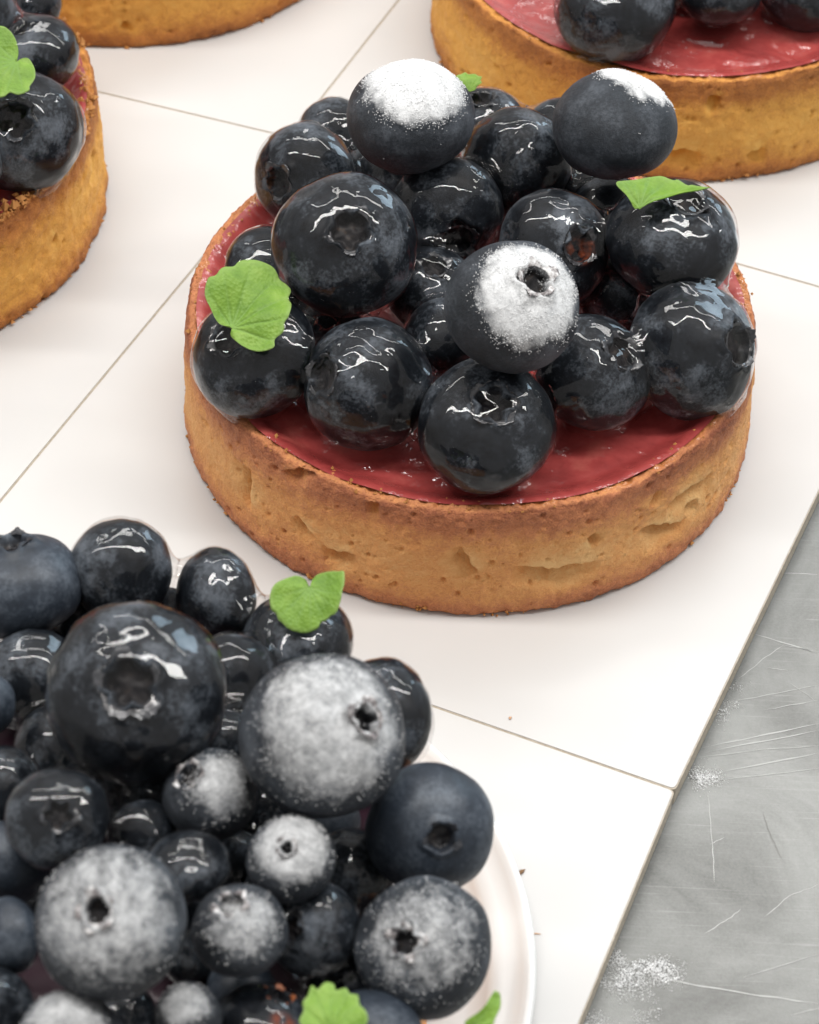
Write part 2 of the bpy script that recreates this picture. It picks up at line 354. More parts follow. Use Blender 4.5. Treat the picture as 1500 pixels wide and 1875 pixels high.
M['calyx_o'] = simple('calyx_dried_orange', (0.30, 0.09, 0.03), 0.5)
def glaze_material():
    m, nt, b, N, L = mat('clear_glaze')
    out = nt.nodes['Material Output']
    nt.nodes.remove(b)
    co = coords(N, L)
    # runny uneven jelly: broad waves, ridges and a few small bubbles
    w1 = N('ShaderNodeTexNoise', Scale=1.6, Detail=1.4, Roughness=0.4, Distortion=0.8); L(co, w1.inputs['Vector'])
    w2 = N('ShaderNodeTexVoronoi', Scale=4.4, feature='SMOOTH_F1'); L(co, w2.inputs['Vector'])
    mm = N('ShaderNodeMath', operation='MULTIPLY_ADD'); mm.inputs[1].default_value = 0.15
    L(w2.outputs['Distance'], mm.inputs[0]); L(w1.outputs[0], mm.inputs[2])
    w3 = N('ShaderNodeTexVoronoi', Scale=6.0); L(co, w3.inputs['Vector'])
    w3r = ramp(N, [(0.0, 1.0), (0.15, 0.0)]); L(w3.outputs['Distance'], w3r.inputs[0])
    m2 = N('ShaderNodeMath', operation='MULTIPLY_ADD'); m2.inputs[1].default_value = 0.04
    L(w3r.outputs[0], m2.inputs[0]); L(mm.outputs[0], m2.inputs[2])
    bp = N('ShaderNodeBump', Strength=1.0, Distance=0.11); L(m2.outputs[0], bp.inputs['Height'])
    oi = N('ShaderNodeObjectInfo'); am = N('ShaderNodeMapRange'); am.inputs['To Min'].default_value = 0.06; am.inputs['To Max'].default_value = 0.125
    L(oi.outputs['Random'], am.inputs['Value']); L(am.outputs[0], bp.inputs['Distance'])
    lw = N('ShaderNodeLayerWeight', Blend=0.5); L(bp.outputs[0], lw.inputs['Normal'])
    p5 = N('ShaderNodeMath', operation='POWER'); p5.inputs[1].default_value = 5.0; L(lw.outputs['Facing'], p5.inputs[0])
    fr = N('ShaderNodeMath', operation='MULTIPLY_ADD'); fr.inputs[1].default_value = 0.955; fr.inputs[2].default_value = 0.032; L(p5.outputs[0], fr.inputs[0])
    gl = N('ShaderNodeBsdfGlossy', Roughness=0.012); L(bp.outputs[0], gl.inputs['Normal'])
    tr = N('ShaderNodeBsdfTransparent'); tr.inputs[0].default_value = (0.97, 0.96, 0.955, 1)
    mx = N('ShaderNodeMixShader'); L(fr.outputs[0], mx.inputs[0]); L(tr.outputs[0], mx.inputs[1]); L(gl.outputs[0], mx.inputs[2])
    L(mx.outputs[0], out.inputs['Surface'])
    return m
M['glaze'] = glaze_material()

def pastry_material(name, warm):
    m, nt, b, N, L = mat(name)
    co = coords(N, L)
    tc = N('ShaderNodeTexCoord')
    sx = N('ShaderNodeSeparateXYZ'); L(tc.outputs['Object'], sx.inputs[0])
    n1 = N('ShaderNodeTexNoise', Scale=0.85, Detail=5.0, Roughness=0.6); L(co, n1.inputs['Vector'])
    n2 = N('ShaderNodeTexNoise', Scale=7.0, Detail=5.0, Roughness=0.7); L(co, n2.inputs['Vector'])
    n3 = N('ShaderNodeTexNoise', Scale=38.0, Detail=3.0, Roughness=0.7); L(co, n3.inputs['Vector'])
    # how well baked: rim and foot browner than the middle of the wall
    ft = N('ShaderNodeFloatCurve')
    c = ft.mapping.curves[0]
    c.points[0].location = (0.0, 0.88); c.points[1].location = (1.0, 1.0)
    for p in ((0.08, 0.72), (0.22, 0.36), (0.45, 0.20), (0.66, 0.34), (0.84, 0.74)): c.points.new(*p)
    ft.mapping.update()
    dv = N('ShaderNodeMath', operation='DIVIDE'); dv.inputs[1].default_value = 1.78; L(sx.outputs['Z'], dv.inputs[0])
    L(dv.outputs[0], ft.inputs['Value'])
    a1 = N('ShaderNodeMath', operation='MULTIPLY_ADD'); a1.inputs[1].default_value = 0.75; L(n1.outputs[0], a1.inputs[0]); L(ft.outputs[0], a1.inputs[2])
    a2 = N('ShaderNodeMath', operation='MULTIPLY_ADD'); a2.inputs[1].default_value = 0.75; L(n2.outputs[0], a2.inputs[0]); L(a1.outputs[0], a2.inputs[2])
    a3 = N('ShaderNodeMath', operation='MULTIPLY_ADD'); a3.inputs[1].default_value = 0.75; L(n3.outputs[0], a3.inputs[0]); L(a2.outputs[0], a3.inputs[2])
    dent = N('ShaderNodeAttribute', attribute_name='pale')
    a4 = N('ShaderNodeMath', operation='MULTIPLY_ADD'); a4.inputs[1].default_value = -0.40; L(dent.outputs['Fac'], a4.inputs[0]); L(a3.outputs[0], a4.inputs[2])
    mr = N('ShaderNodeMapRange'); mr.inputs['From Min'].default_value = 0.95; mr.inputs['From Max'].default_value = 2.22
    L(a4.outputs[0], mr.inputs['Value'])
    if warm:
        st = [(0.0, (0.86, 0.52, 0.14, 1)), (0.35, (0.79, 0.40, 0.082, 1)), (0.65, (0.54, 0.215, 0.052, 1)), (1.0, (0.26, 0.085, 0.026, 1))]
    else:
        st = [(0.0, (0.86, 0.53, 0.225, 1)), (0.35, (0.78, 0.375, 0.130, 1)), (0.64, (0.575, 0.225, 0.098, 1)), (1.0, (0.27, 0.085, 0.044, 1))]
    r = ramp(N, st); L(mr.outputs[0], r.inputs[0])
    # inside rim soaked with red glaze
    wet = N('ShaderNodeAttribute', attribute_name='wet')
    wr = N('ShaderNodeMath', operation='MULTIPLY'); wr.inputs[1].default_value = 0.75; L(wet.outputs['Fac'], wr.inputs[0])
    mx = N('ShaderNodeMix', data_type='RGBA'); L(wr.outputs[0], mx.inputs[0]); L(r.outputs[0], mx.inputs[6]); mx.inputs[7].default_value = (0.50, 0.17, 0.04, 1)
    L(mx.outputs[2], b.inputs['Base Color'])
    L(wet.outputs['Fac'], b.inputs['Coat Weight'])
    b.inputs['Coat Roughness'].default_value = 0.08
    b.inputs['Roughness'].default_value = 0.62
    b.inputs['Specular IOR Level'].default_value = 0.3
    hb = N('ShaderNodeMath', operation='MULTIPLY_ADD'); hb.inputs[1].default_value = 0.8; L(n3.outputs[0], hb.inputs[0]); L(n2.outputs[0], hb.inputs[2])
    bp = N('ShaderNodeBump', Strength=0.8, Distance=0.05); L(hb.outputs[0], bp.inputs['Height']); L(bp.outputs[0], b.inputs['Normal'])
    return m
M['pastry'] = pastry_material('baked_shortcrust', False)
M['pastry_warm'] = pastry_material('baked_shortcrust_golden', True)

def jam_material():
    m, nt, b, N, L = mat('red_berry_jelly')
    co = coords(N, L)
    n1 = N('ShaderNodeTexNoise', Scale=1.6, Detail=4.0, Roughness=0.6); L(co, n1.inputs['Vector'])
    r = ramp(N, [(0.3, (0.225, 0.028, 0.027, 1)), (0.55, (0.35, 0.052, 0.048, 1)), (0.8, (0.50, 0.125, 0.100, 1))]); L(n1.outputs[0], r.inputs[0])
    L(r.outputs[0], b.inputs['Base Color'])
    b.inputs['Roughness'].default_value = 0.45
    b.inputs['Specular IOR Level'].default_value = 0.3
    b.inputs['Coat Weight'].default_value = 1.0
    b.inputs['Coat Roughness'].default_value = 0.04
    w = N('ShaderNodeTexNoise', Scale=1.5, Detail=2.5, Roughness=0.45, Distortion=0.7); L(co, w.inputs['Vector'])
    w2 = N('ShaderNodeTexNoise', Scale=11.0, Detail=2.0); L(co, w2.inputs['Vector'])
    mm = N('ShaderNodeMath', operation='MULTIPLY_ADD'); mm.inputs[1].default_value = 0.06; L(w2.outputs[0], mm.inputs[0]); L(w.outputs[0], mm.inputs[2])
    bp = N('ShaderNodeBump', Strength=1.0, Distance=0.25); L(mm.outputs[0], bp.inputs['Height']); L(bp.outputs[0], b.inputs['Coat Normal'])
    return m
M['jam'] = jam_material()
M['jam_dark'] = simple('dark_blueberry_jelly', (0.022, 0.008, 0.014), 0.3, 0.4, 0.6)

def leaf_material():
    m, nt, b, N, L = mat('young_green_leaf')
    vn = N('ShaderNodeAttribute', attribute_name='vein')
    ed = N('ShaderNodeAttribute', attribute_name='edge')
    co = coords(N, L)
    n = N('ShaderNodeTexNoise', Scale=3.0, Detail=5.0, Roughness=0.65); L(co, n.inputs['Vector'])
    n2 = N('ShaderNodeTexVoronoi', Scale=26.0); L(co, n2.inputs['Vector'])
    r = ramp(N, [(0.3, (0.125, 0.255, 0.024, 1)), (0.55, (0.205, 0.360, 0.046, 1)), (0.78, (0.310, 0.470, 0.095, 1))]); L(n.outputs[0], r.inputs[0])
    vs = N('ShaderNodeMath', operation='MULTIPLY'); vs.inputs[1].default_value = 0.55; L(vn.outputs['Fac'], vs.inputs[0])
    mx = N('ShaderNodeMix', data_type='RGBA'); L(vs.outputs[0], mx.inputs[0]); L(r.outputs[0], mx.inputs[6]); mx.inputs[7].default_value = (0.21, 0.36, 0.09, 1)
    mx2 = N('ShaderNodeMix', data_type='RGBA'); L(ed.outputs['Fac'], mx2.inputs[0]); L(mx.outputs[2], mx2.inputs[6]); mx2.inputs[7].default_value = (0.28, 0.42, 0.12, 1)
    L(mx2.outputs[2], b.inputs['Base Color'])
    b.inputs['Roughness'].default_value = 0.48
    b.inputs['Specular IOR Level'].default_value = 0.35
    b.inputs['Transmission Weight'].default_value = 0.0
    b.inputs['Subsurface Weight'].default_value = 0.0
    h = N('ShaderNodeMath', operation='MULTIPLY_ADD'); h.inputs[1].default_value = -0.8; L(vn.outputs['Fac'], h.inputs[0])
    L(n2.outputs['Distance'], h.inputs[2])
    bp = N('ShaderNodeBump', Strength=0.35, Distance=0.02); L(h.outputs[0], bp.inputs['Height']); L(bp.outputs[0], b.inputs['Normal'])
    tl = N('ShaderNodeBsdfTranslucent'); L(mx2.outputs[2], tl.inputs[0])
    ms = N('ShaderNodeMixShader'); ms.inputs[0].default_value = 0.25
    L(b.outputs[0], ms.inputs[1]); L(tl.outputs[0], ms.inputs[2])
    L(ms.outputs[0], nt.nodes['Material Output'].inputs['Surface'])
    return m
M['leaf'] = leaf_material()

def card_material():
    m, nt, b, N, L = mat('white_coated_card')
    co = coords(N, L)
    n = N('ShaderNodeTexNoise', Scale=0.35, Detail=4.0); L(co, n.inputs['Vector'])
    r = ramp(N, [(0.3, (0.520, 0.514, 0.505, 1)), (0.7, (0.545, 0.540, 0.532, 1))]); L(n.outputs[0], r.inputs[0])
    L(r.outputs[0], b.inputs['Base Color'])
    b.inputs['Roughness'].default_value = 0.34
    b.inputs['Specular IOR Level'].default_value = 0.45
    n2 = N('ShaderNodeTexNoise', Scale=2.0, Detail=6.0, Roughness=0.7); L(co, n2.inputs['Vector'])
    rr = N('ShaderNodeMapRange'); rr.inputs['To Min'].default_value = 0.22; rr.inputs['To Max'].default_value = 0.42; L(n2.outputs[0], rr.inputs['Value'])
    L(rr.outputs[0], b.inputs['Roughness'])
    bp = N('ShaderNodeBump', Strength=0.15, Distance=0.01); L(n2.outputs[0], bp.inputs['Height']); L(bp.outputs[0], b.inputs['Normal'])
    return m
M['card'] = card_material()
def core_material():
    m, nt, b, N, L = mat('greyboard_core')
    co = coords(N, L)
    n = N('ShaderNodeTexNoise', Scale=14.0, Detail=4.0); L(co, n.inputs['Vector'])
    r = ramp(N, [(0.3, (0.33, 0.285, 0.225, 1)), (0.7, (0.46, 0.41, 0.335, 1))]); L(n.outputs[0], r.inputs[0])
    L(r.outputs[0], b.inputs['Base Color']); b.inputs['Roughness'].default_value = 0.85
    return m
M['core'] = core_material()
M['seam'] = simple('glue_seam', (0.22, 0.19, 0.15), 0.9, 0.2)
M['dish'] = simple('white_glazed_dish', (0.66, 0.665, 0.66), 0.2, 0.5, 0.4)

def table_material():
    m, nt, b, N, L = mat('scuffed_grey_worktop')
    co = coords(N, L, False)
    n1 = N('ShaderNodeTexNoise', Scale=0.42, Detail=6.0, Roughness=0.62, Distortion=0.8); L(co, n1.inputs['Vector'])
    n2 = N('ShaderNodeTexNoise', Scale=30.0, Detail=4.0, Roughness=0.8); L(co, n2.inputs['Vector'])
    a = N('ShaderNodeMath', operation='MULTIPLY_ADD'); a.inputs[1].default_value = 0.28; L(n2.outputs[0], a.inputs[0]); L(n1.outputs[0], a.inputs[2])
    r = ramp(N, [(0.42, (0.108, 0.109, 0.104, 1)), (0.62, (0.190, 0.193, 0.186, 1)), (0.85, (0.27, 0.275, 0.267, 1))]); L(a.outputs[0], r.inputs[0])
    # hairline scuffs in several directions
    prev = r.outputs[0]
    for k, ang in enumerate((0.35, 1.15, 2.3, 0.9)):
        mp = N('ShaderNodeMapping'); mp.inputs['Rotation'].default_value = (0, 0, ang); mp.inputs['Scale'].default_value = (0.9, 34.0, 1.0); mp.inputs['Location'].default_value = (k * 7.7, k * 3.1, 0)
        L(co, mp.inputs['Vector'])
        nn = N('ShaderNodeTexNoise', Scale=1.0, Detail=2.0, Distortion=0.25); L(mp.outputs[0], nn.inputs['Vector'])
        rr = ramp(N, [(0.66, 0.0), (0.82, 0.20)]); L(nn.outputs[0], rr.inputs[0])
        mx = N('ShaderNodeMix', data_type='RGBA'); L(rr.outputs[0], mx.inputs[0]); L(prev, mx.inputs[6]); mx.inputs[7].default_value = (0.55, 0.56, 0.545, 1)
        prev = mx.outputs[2]
    L(prev, b.inputs['Base Color'])
    b.inputs['Roughness'].default_value = 0.36
    b.inputs['Metallic'].default_value = 0.35
    b.inputs['Specular IOR Level'].default_value = 0.4
    bp = N('ShaderNodeBump', Strength=0.25, Distance=0.01); L(n2.outputs[0], bp.inputs['Height']); L(bp.outputs[0], b.inputs['Normal'])
    return m
M['table'] = table_material()
M['scratch'] = simple('bright_scratch', (0.40, 0.405, 0.395), 0.6)
M['stain'] = simple('dark_scuff', (0.15, 0.15, 0.14), 0.5)
M['flake'] = simple('brown_flake', (0.20, 0.11, 0.05), 0.7)
M['crumb'] = simple('golden_crumb', (0.46, 0.215, 0.070), 0.8, 0.2)
M['thread'] = simple('pale_crumb', (0.55, 0.33, 0.20), 0.7)

# ------------------------------------------------------------------ worktop and cards
CARD_T = 0.34
TABLE_Z = -CARD_T - 0.003
def sheet(poly, z0, z1, name, mt, parent=None, radius=0.12, inset=0.0, bevel=0.0):
    """upright prism over a polygon with rounded corners"""
    P = np.array(poly, float)
    c = P.mean(0)
    out = []
    n = len(P)
    for i in range(n):
        a, b, d = P[i - 1], P[i], P[(i + 1) % n]
        u = (a - b) / np.linalg.norm(a - b); v = (d - b) / np.linalg.norm(d - b)
        q = b + (u + v) * inset
        rr = radius
        for t in np.linspace(0, 1, 6):
            p0, p1, p2 = q + u * rr, q, q + v * rr
            out.append((1 - t) ** 2 * p0 + 2 * t * (1 - t) * p1 + t * t * p2)
    out = np.array(out)
    k = len(out)
    rings = [(0, z0), (0, z1 - bevel)]
    if bevel > 0: rings += [(bevel * 0.4, z1 - bevel * 0.25), (bevel, z1)]
    V = []
    for ins, z in rings:
        d = c - out; d /= np.linalg.norm(d, axis=1)[:, None]
        V += [(*(p + dd * ins), z) for p, dd in zip(out, d)]
    F = [tuple(reversed(q)) for q in grid_faces(len(rings), k)]
    F = [q[::-1] for q in F]
    F.append(tuple(range(k))[::-1]); F.append(tuple(range((len(rings) - 1) * k, len(rings) * k)))
    return obj(name, mesh_np(name, V, F, mt, smooth=False), parent)

def make_table():
    n = 40
    S = 70.0
    V = [(-S, -S, TABLE_Z), (S, -S, TABLE_Z), (S, S, TABLE_Z), (-S, S, TABLE_Z), (-S, -S, TABLE_Z - 3), (S, -S, TABLE_Z - 3), (S, S, TABLE_Z - 3), (-S, S, TABLE_Z - 3)]
    F = [(0, 1, 2, 3), (7, 6, 5, 4), (0, 4, 5, 1), (1, 5, 6, 2), (2, 6, 7, 3), (3, 7, 4, 0)]
    t = obj('worktop', mesh_np('worktop', V, F, M['table'], False))
    tag(t, 'scratched grey worktop under the white cards', kind='structure')
    # the long bright scratches that can be followed one by one
    for k, line in enumerate(SCRATCHES):
        pts = np.array(line, float)
        # resample with a slight wander
        seg = []
        for a, b in zip(pts[:-1], pts[1:]):
            for s in np.linspace(0, 1, 14, endpoint=False): seg.append(a + (b - a) * s)
        seg.append(pts[-1]); seg = np.array(seg)
        tan = np.gradient(seg, axis=0); tan /= np.linalg.norm(tan, axis=1)[:, None]
        nor = np.stack([-tan[:, 1], tan[:, 0]], 1)
        m = len(seg)
        wob = 0.012 * noise(np.stack([np.arange(m) * 0.23, np.full(m, k * 3.7), np.zeros(m)], 1))
        w = (0.009 if k in (0, 1, 3, 6, 14) else 0.005) * (0.65 + 0.5 * rs.rand(m)) * np.minimum(1, np.minimum(np.arange(m) + 0.3, m - np.arange(m) - 0.7) / 4)
        seg = seg + nor * wob[:, None]
        z = TABLE_Z + 0.004
        V = [(*(p + q * ww), z) for p, q, ww in zip(seg, nor, w)] + [(*(p - q * ww), z) for p, q, ww in zip(seg, nor, w)]
        F = [(i + 1, i, m + i, m + i + 1) for i in range(m - 1)]
        obj('scratch', mesh_np('scratch', V, F, M['stain'] if k == 11 else M['scratch'], False), t)
    return t
make_table()

CARD_LABELS = dict(
    MAIN='white square card under the middle tart',
    FAR='white square card under the cut-off tart at top right',
    LEFT='white square card under the left tart',
    TL='white square card under the berryless tart rim at top left',
    FRONT='white square card under the round dish at the bottom')
for k, poly in (('MAIN', QUAD_MAIN), ('FAR', QUAD_FAR), ('LEFT', QUAD_LEFT), ('TL', QUAD_TL), ('FRONT', QUAD_FRONT)):
    root = bpy.data.objects.new('cake_card', None); C.objects.link(root)
    ctr = np.mean(poly, axis=0)
    tag(root, CARD_LABELS[k], 'card', 'white cards laid edge to edge')
    P = [tuple(np.array(p)) for p in poly]
    g = 0.017
    sheet(P, -0.012, 0.0, 'top_sheet', M['card'], root, 0.07, g, 0.006)
    sheet(P, -0.150, -0.012, 'core', M['core'], root, 0.07, 0.0015)
    sheet(P, -0.180, -0.150, 'glue_seam', M['seam'], root, 0.07, g + 0.020)
    sheet(P, -0.305, -0.180, 'core', M['core'], root, 0.07, 0.003)
    sheet(P, -0.340, -0.305, 'bottom_sheet', M['seam'], root, 0.07, g + 0.020)

# ------------------------------------------------------------------ tarts
SH_R0, SH_R1, SH_H = 3.70, 3.63, 1.74
ZFLOOR = 1.62
def shell_mesh(seed, nc, nw, crumb, dents, warm):
    th = np.linspace(-math.pi, math.pi, nc, endpoint=False)
    rows = []
    # profile: u 0..1 outer wall, then rim, then inner wall
    prof = []
    prof.append((3.45, 0.0, 'b')); prof.append((3.64, 0.0, 'b'))
    for i in range(nw):
        u = i / (nw - 1)
        z = 0.015 + u * (SH_H - 0.05)
        r = SH_R0 + (SH_R1 - SH_R0) * u + 0.035 * math.sin(u * math.pi * 1.0) * 0 - 0.04 * math.exp(-u / 0.02) - 0.03 * math.exp(-(1 - u) / 0.02)
        prof.append((r, z, 'w'))
    nr = 12
    for i in range(1, nr):
        s = i / (nr - 1)
        prof.append((SH_R1 - 0.03 - s * 0.20, SH_H - 0.035 + 0.035 * math.sin(math.pi * (0.35 + 0.65 * s)), 'r'))
    prof.append((3.30, 1.55, 'i')); prof.append((3.22, 1.20, 'i')); prof.append((3.0, 0.35, 'i'))
    R = np.array([p[0] for p in prof]); Z = np.array([p[1] for p in prof]); K = np.array([p[2] for p in prof])
    n = len(prof)
    TH = np.tile(th, n); RR = np.repeat(R, nc); ZZ = np.repeat(Z, nc); KK = np.repeat(K, nc)
    arc = TH * 3.66
    base = np.stack([np.cos(TH) * 3.66, np.sin(TH) * 3.66, ZZ], 1)
    s = seed * 13.1
    wall = (KK == 'w').astype(float); rim = (KK == 'r').astype(float)
    d = 0.035 * fbm(base * 0.9 + s, 3) + 0.011 * fbm(base * 5 + s, 3) * (1 + 0.8 * crumb) + 0.008 * fbm(base * 16 + s, 2)
    foot = np.exp(-ZZ / 0.10); top = np.exp(-(SH_H - ZZ) / 0.10)
    d += (foot * 0.035 + top * 0.018 * crumb) * fbm(base * 6.5 + s * 2, 3)
    pale = np.zeros(len(TH))
    # trapped air pockets: overlapping folds, sharp on one side
    for (t0, z0, t1, z1) in dents:
        ax = np.array([(t1 - t0) * 3.66, z1 - z0]); ln = np.hypot(*ax); ax /= ln
        w = ln * 0.5
        X = (arc - (t0 + t1) * 0.5 * 3.66); Y = ZZ - (z0 + z1) * 0.5
        near = (np.abs(X) < 1.0) & (np.abs(Y) < 0.9) & (wall > 0)
        if not near.any(): continue
        a = X * ax[0] + Y * ax[1]; p = -X * ax[1] + Y * ax[0]
        p = p + 0.07 * noise(base * 3.1 + s) + 0.03 * noise(base * 8.1 + s)
        if abs(ax[0]) > abs(ax[1]):
            p = p if ax[0] > 0 else -p            # p grows upward
        env = np.clip(1 - (a / (w * 1.15)) ** 2, 0, 1)
        hh = 0.115 + 0.09 * w
        prof_ = np.where(p > 0, np.exp(-(p / (hh * 0.13)) ** 2), np.exp(-(p / hh) ** 2))
        d -= np.where(near, env * prof_ * (0.18 + 0.30 * min(w, 0.8)), 0)
        pl = env * np.exp(-((p + 0.02) / (hh * 1.6)) ** 2)
        pale = np.maximum(pale, np.where(near, pl, 0))
    # small pores
    rr = np.random.RandomState(seed)
    np_ = int(760 * (nc / 1100.0))
    pt = rr.uniform(-math.pi, math.pi, np_); pz = rr.beta(1.3, 1.0, np_) * 1.6 + 0.06; ps = 0.010 + 0.028 * rr.rand(np_) ** 4
    wr = np.where(K == 'w')[0]
    z_w = Z[wr]
    D2 = d.reshape(n, nc)
    for t, z, q in zip(pt, pz, ps):
        rsel = wr[np.abs(z_w - z) < q * 2.6]
        if len(rsel) == 0: continue
        j0 = int((t + math.pi) / (2 * math.pi) * nc); hw = int(q * 2.6 / 3.66 / (2 * math.pi) * nc) + 1
        jj = np.arange(j0 - hw, j0 + hw + 1) % nc
        dx = ((np.arange(j0 - hw, j0 + hw + 1) / nc * 2 * math.pi - math.pi) - t) * 3.66
        g = np.exp(-((dx[None, :] ** 2 * rr.uniform(0.5, 1.3) + (Z[rsel][:, None] - z) ** 2) / q ** 2))
        D2[np.ix_(rsel, jj)] -= g * q * 2.0
    d = D2.ravel()
    wgt = wall + (KK == 'b') * 0.4
    RR = RR + d * wgt
    # crumbly rim
    rb = np.stack([np.cos(TH) * RR, np.sin(TH) * RR, ZZ], 1)
    rn = 0.45 * fbm(rb * 3.0 + s, 2) + 0.75 * fbm(rb * 11.0 + s, 3)
    ZZ = ZZ + rim * (0.030 + 0.035 * crumb) * rn + rim * 0.02 * fbm(np.stack([np.cos(TH) * 1.3, np.sin(TH) * 1.3, TH * 0 + s], 1), 2)
    ZZ = ZZ + np.where(KK == 'w', top * (0.02 + 0.03 * crumb) * rn, 0) + np.where(KK == 'w', foot * 0.0, 0)
    RR = RR + rim * 0.018 * fbm(rb * 8.0 + s + 9, 3)
    # irregular bumps (crumbs stuck on the rim)
    V = np.stack([np.cos(TH) * RR, np.sin(TH) * RR, ZZ], 1)
    ridx = np.repeat(np.arange(n), nc)
    first_rim = np.where(K == 'r')[0][0]
    wet = np.where(KK == 'r', sstep((ridx - first_rim) / 11.0 + 0.45 * fbm(rb * 2.2 + s, 3), 0.15, 0.65), 0) + (KK == 'i') * 1.0
    pale = np.maximum(pale, 0.8 * rim)
    F = grid_faces(n, nc)
    return mesh_np('pastry_shell', V, F, M['pastry_warm' if warm else 'pastry'], True, dict(pale=pale, wet=np.clip(wet, 0, 1)))

def filling_mesh(seed, berries, dome=0.0):
    nr, nc = 100, 420
    u = (np.arange(nr) / (nr - 1)) ** 0.8
    th = np.linspace(0, 2 * math.pi, nc, endpoint=False)
    R = np.repeat(u * 3.50, nc); T = np.tile(th, nr)
    X, Y = R * np.cos(T), R * np.sin(T)
    Z = np.full(len(X), ZFLOOR) + 0.022 * fbm(np.stack([X * 1.1, Y * 1.1, X * 0 + seed * 5], 1), 3)
    Z += dome * (1 - (R / 3.4) ** 2)
    Z += 0.135 * sstep(R, 3.15, 3.47)                 # climbs up the rim
    for (x, y, z, r) in berries:
        dd = np.hypot(X - x, Y - y)
        hgt = z - ZFLOOR
        if hgt > r: continue
        rc = math.sqrt(max(r * r - hgt * hgt, 0.02))
        e = np.maximum(dd - rc, 0)
        Z += 0.07 * np.exp(-(e / 0.13) ** 1.2)
    V = np.stack([X, Y, Z], 1)
    F = grid_faces(nr, nc)
    return mesh_np('jelly_filling', V, F, M['jam_dark' if seed == 2 else 'jam'])

OCT_V = np.array([(1, 0, 0), (-1, 0, 0), (0, 1, 0), (0, -1, 0), (0, 0, 1), (0, 0, -1)], float)
OCT_F = np.array([(0, 2, 4), (2, 1, 4), (1, 3, 4), (3, 0, 4), (2, 0, 5), (1, 2, 5), (3, 1, 5), (0, 3, 5)])
def grains_mesh(name, pts, size, mt):
    n = len(pts)
    V = OCT_V[None] * size[:, None, None] * rs.uniform(0.5, 1.4, (n, 6, 1)) + pts[:, None]
    F = (OCT_F[None] + 6 * np.arange(n)[:, None, None]).reshape(-1, 3)
    return mesh_np(name, V.reshape(-1, 3), F.tolist(), mt, False)

TARTS = dict(
    main=dict(loc=(0, 0, 0), rot=0.0, seed=1, nc=1150, nw=92, crumb=0.35, dents=DENTS, warm=False,
              label='round blueberry tart in the middle with pale dented pastry wall'),
    front=dict(loc=(-3.56, -9.0, 0.12), rot=0, seed=2, nc=420, nw=26, crumb=0.4, dents=[], warm=False,
               label='blueberry tart sitting in the round white dish at bottom left'),
    left=dict(loc=(-8.86, 3.72, 0), rot=0, seed=3, nc=760, nw=60, crumb=1.6, dents=DENTS_LEFT, warm=True,
              label='blueberry tart with crumbly golden rim at the left edge'),
    far=dict(loc=(3.0, 8.6, 0), rot=0, seed=4, nc=760, nw=60, crumb=0.2, dents=DENTS_FAR, warm=True,
             label='blueberry tart with smooth rim and open red jelly at top right'),
    tl=dict(loc=(-5.65, 11.2, 0), rot=0, seed=5, nc=620, nw=50, crumb=0.3, dents=DENTS_TL, warm=True,
            label='tart cut off by the top edge at left, only golden pastry showing'))
for key, t in TARTS.items():
    root = bpy.data.objects.new('blueberry_tart', None); C.objects.link(root)
    root.location = t['loc']
    if key == 'front': root.scale = (0.92, 0.92, 1.0)
    tag(root, t['label'], 'tart', 'blueberry tarts on white cards')
    obj('pastry_shell', shell_mesh(t['seed'], t['nc'], t['nw'], t['crumb'], t['dents'], t['warm']), root)
    if key != 'front':
        # loose crumbs clinging to the rim and along the foot
        nt_, nb_ = {'left': (2600, 260), 'main': (200, 420), 'far': (40, 160), 'tl': (20, 120)}[key]
        ta = rs.uniform(-math.pi, math.pi, nt_)
        if key == 'left': ta = ta[noise(np.stack([ta * 2.2, ta * 0, ta * 0 + 4], 1)) > -0.15]
        rr_ = rs.uniform(SH_R1 - 0.25, SH_R1 - 0.01, len(ta))
        a_ = np.stack([np.cos(ta) * rr_, np.sin(ta) * rr_, SH_H + rs.uniform(-0.03, 0.02 if key != 'left' else 0.07, len(ta))], 1)
        sa = rs.gamma(2.0, 0.012 if key == 'left' else 0.008, len(ta)) + 0.008
        tb = rs.uniform(-math.pi, math.pi, nb_); rb_ = SH_R0 + rs.uniform(-0.06, -0.005, nb_)
        b_ = np.stack([np.cos(tb) * rb_, np.sin(tb) * rb_, rs.uniform(0.006, 0.10, nb_)], 1)
        sb = rs.gamma(2.0, 0.007, nb_) + 0.006
        cm = obj('crumbs', grains_mesh('crumbs', np.concatenate([a_, b_]), np.minimum(np.concatenate([sa, sb]), 0.085), M['crumb']), root)
        cm['kind'] = 'stuff'
    bl = [(b[1][0] - t['loc'][0], b[1][1] - t['loc'][1], b[1][2] - t['loc'][2], b[2]) for b in BERRIES if b[0] == key]
    obj('jelly_filling', filling_mesh(t['seed'], bl, 0.2 if key == 'front' else 0.0), root)

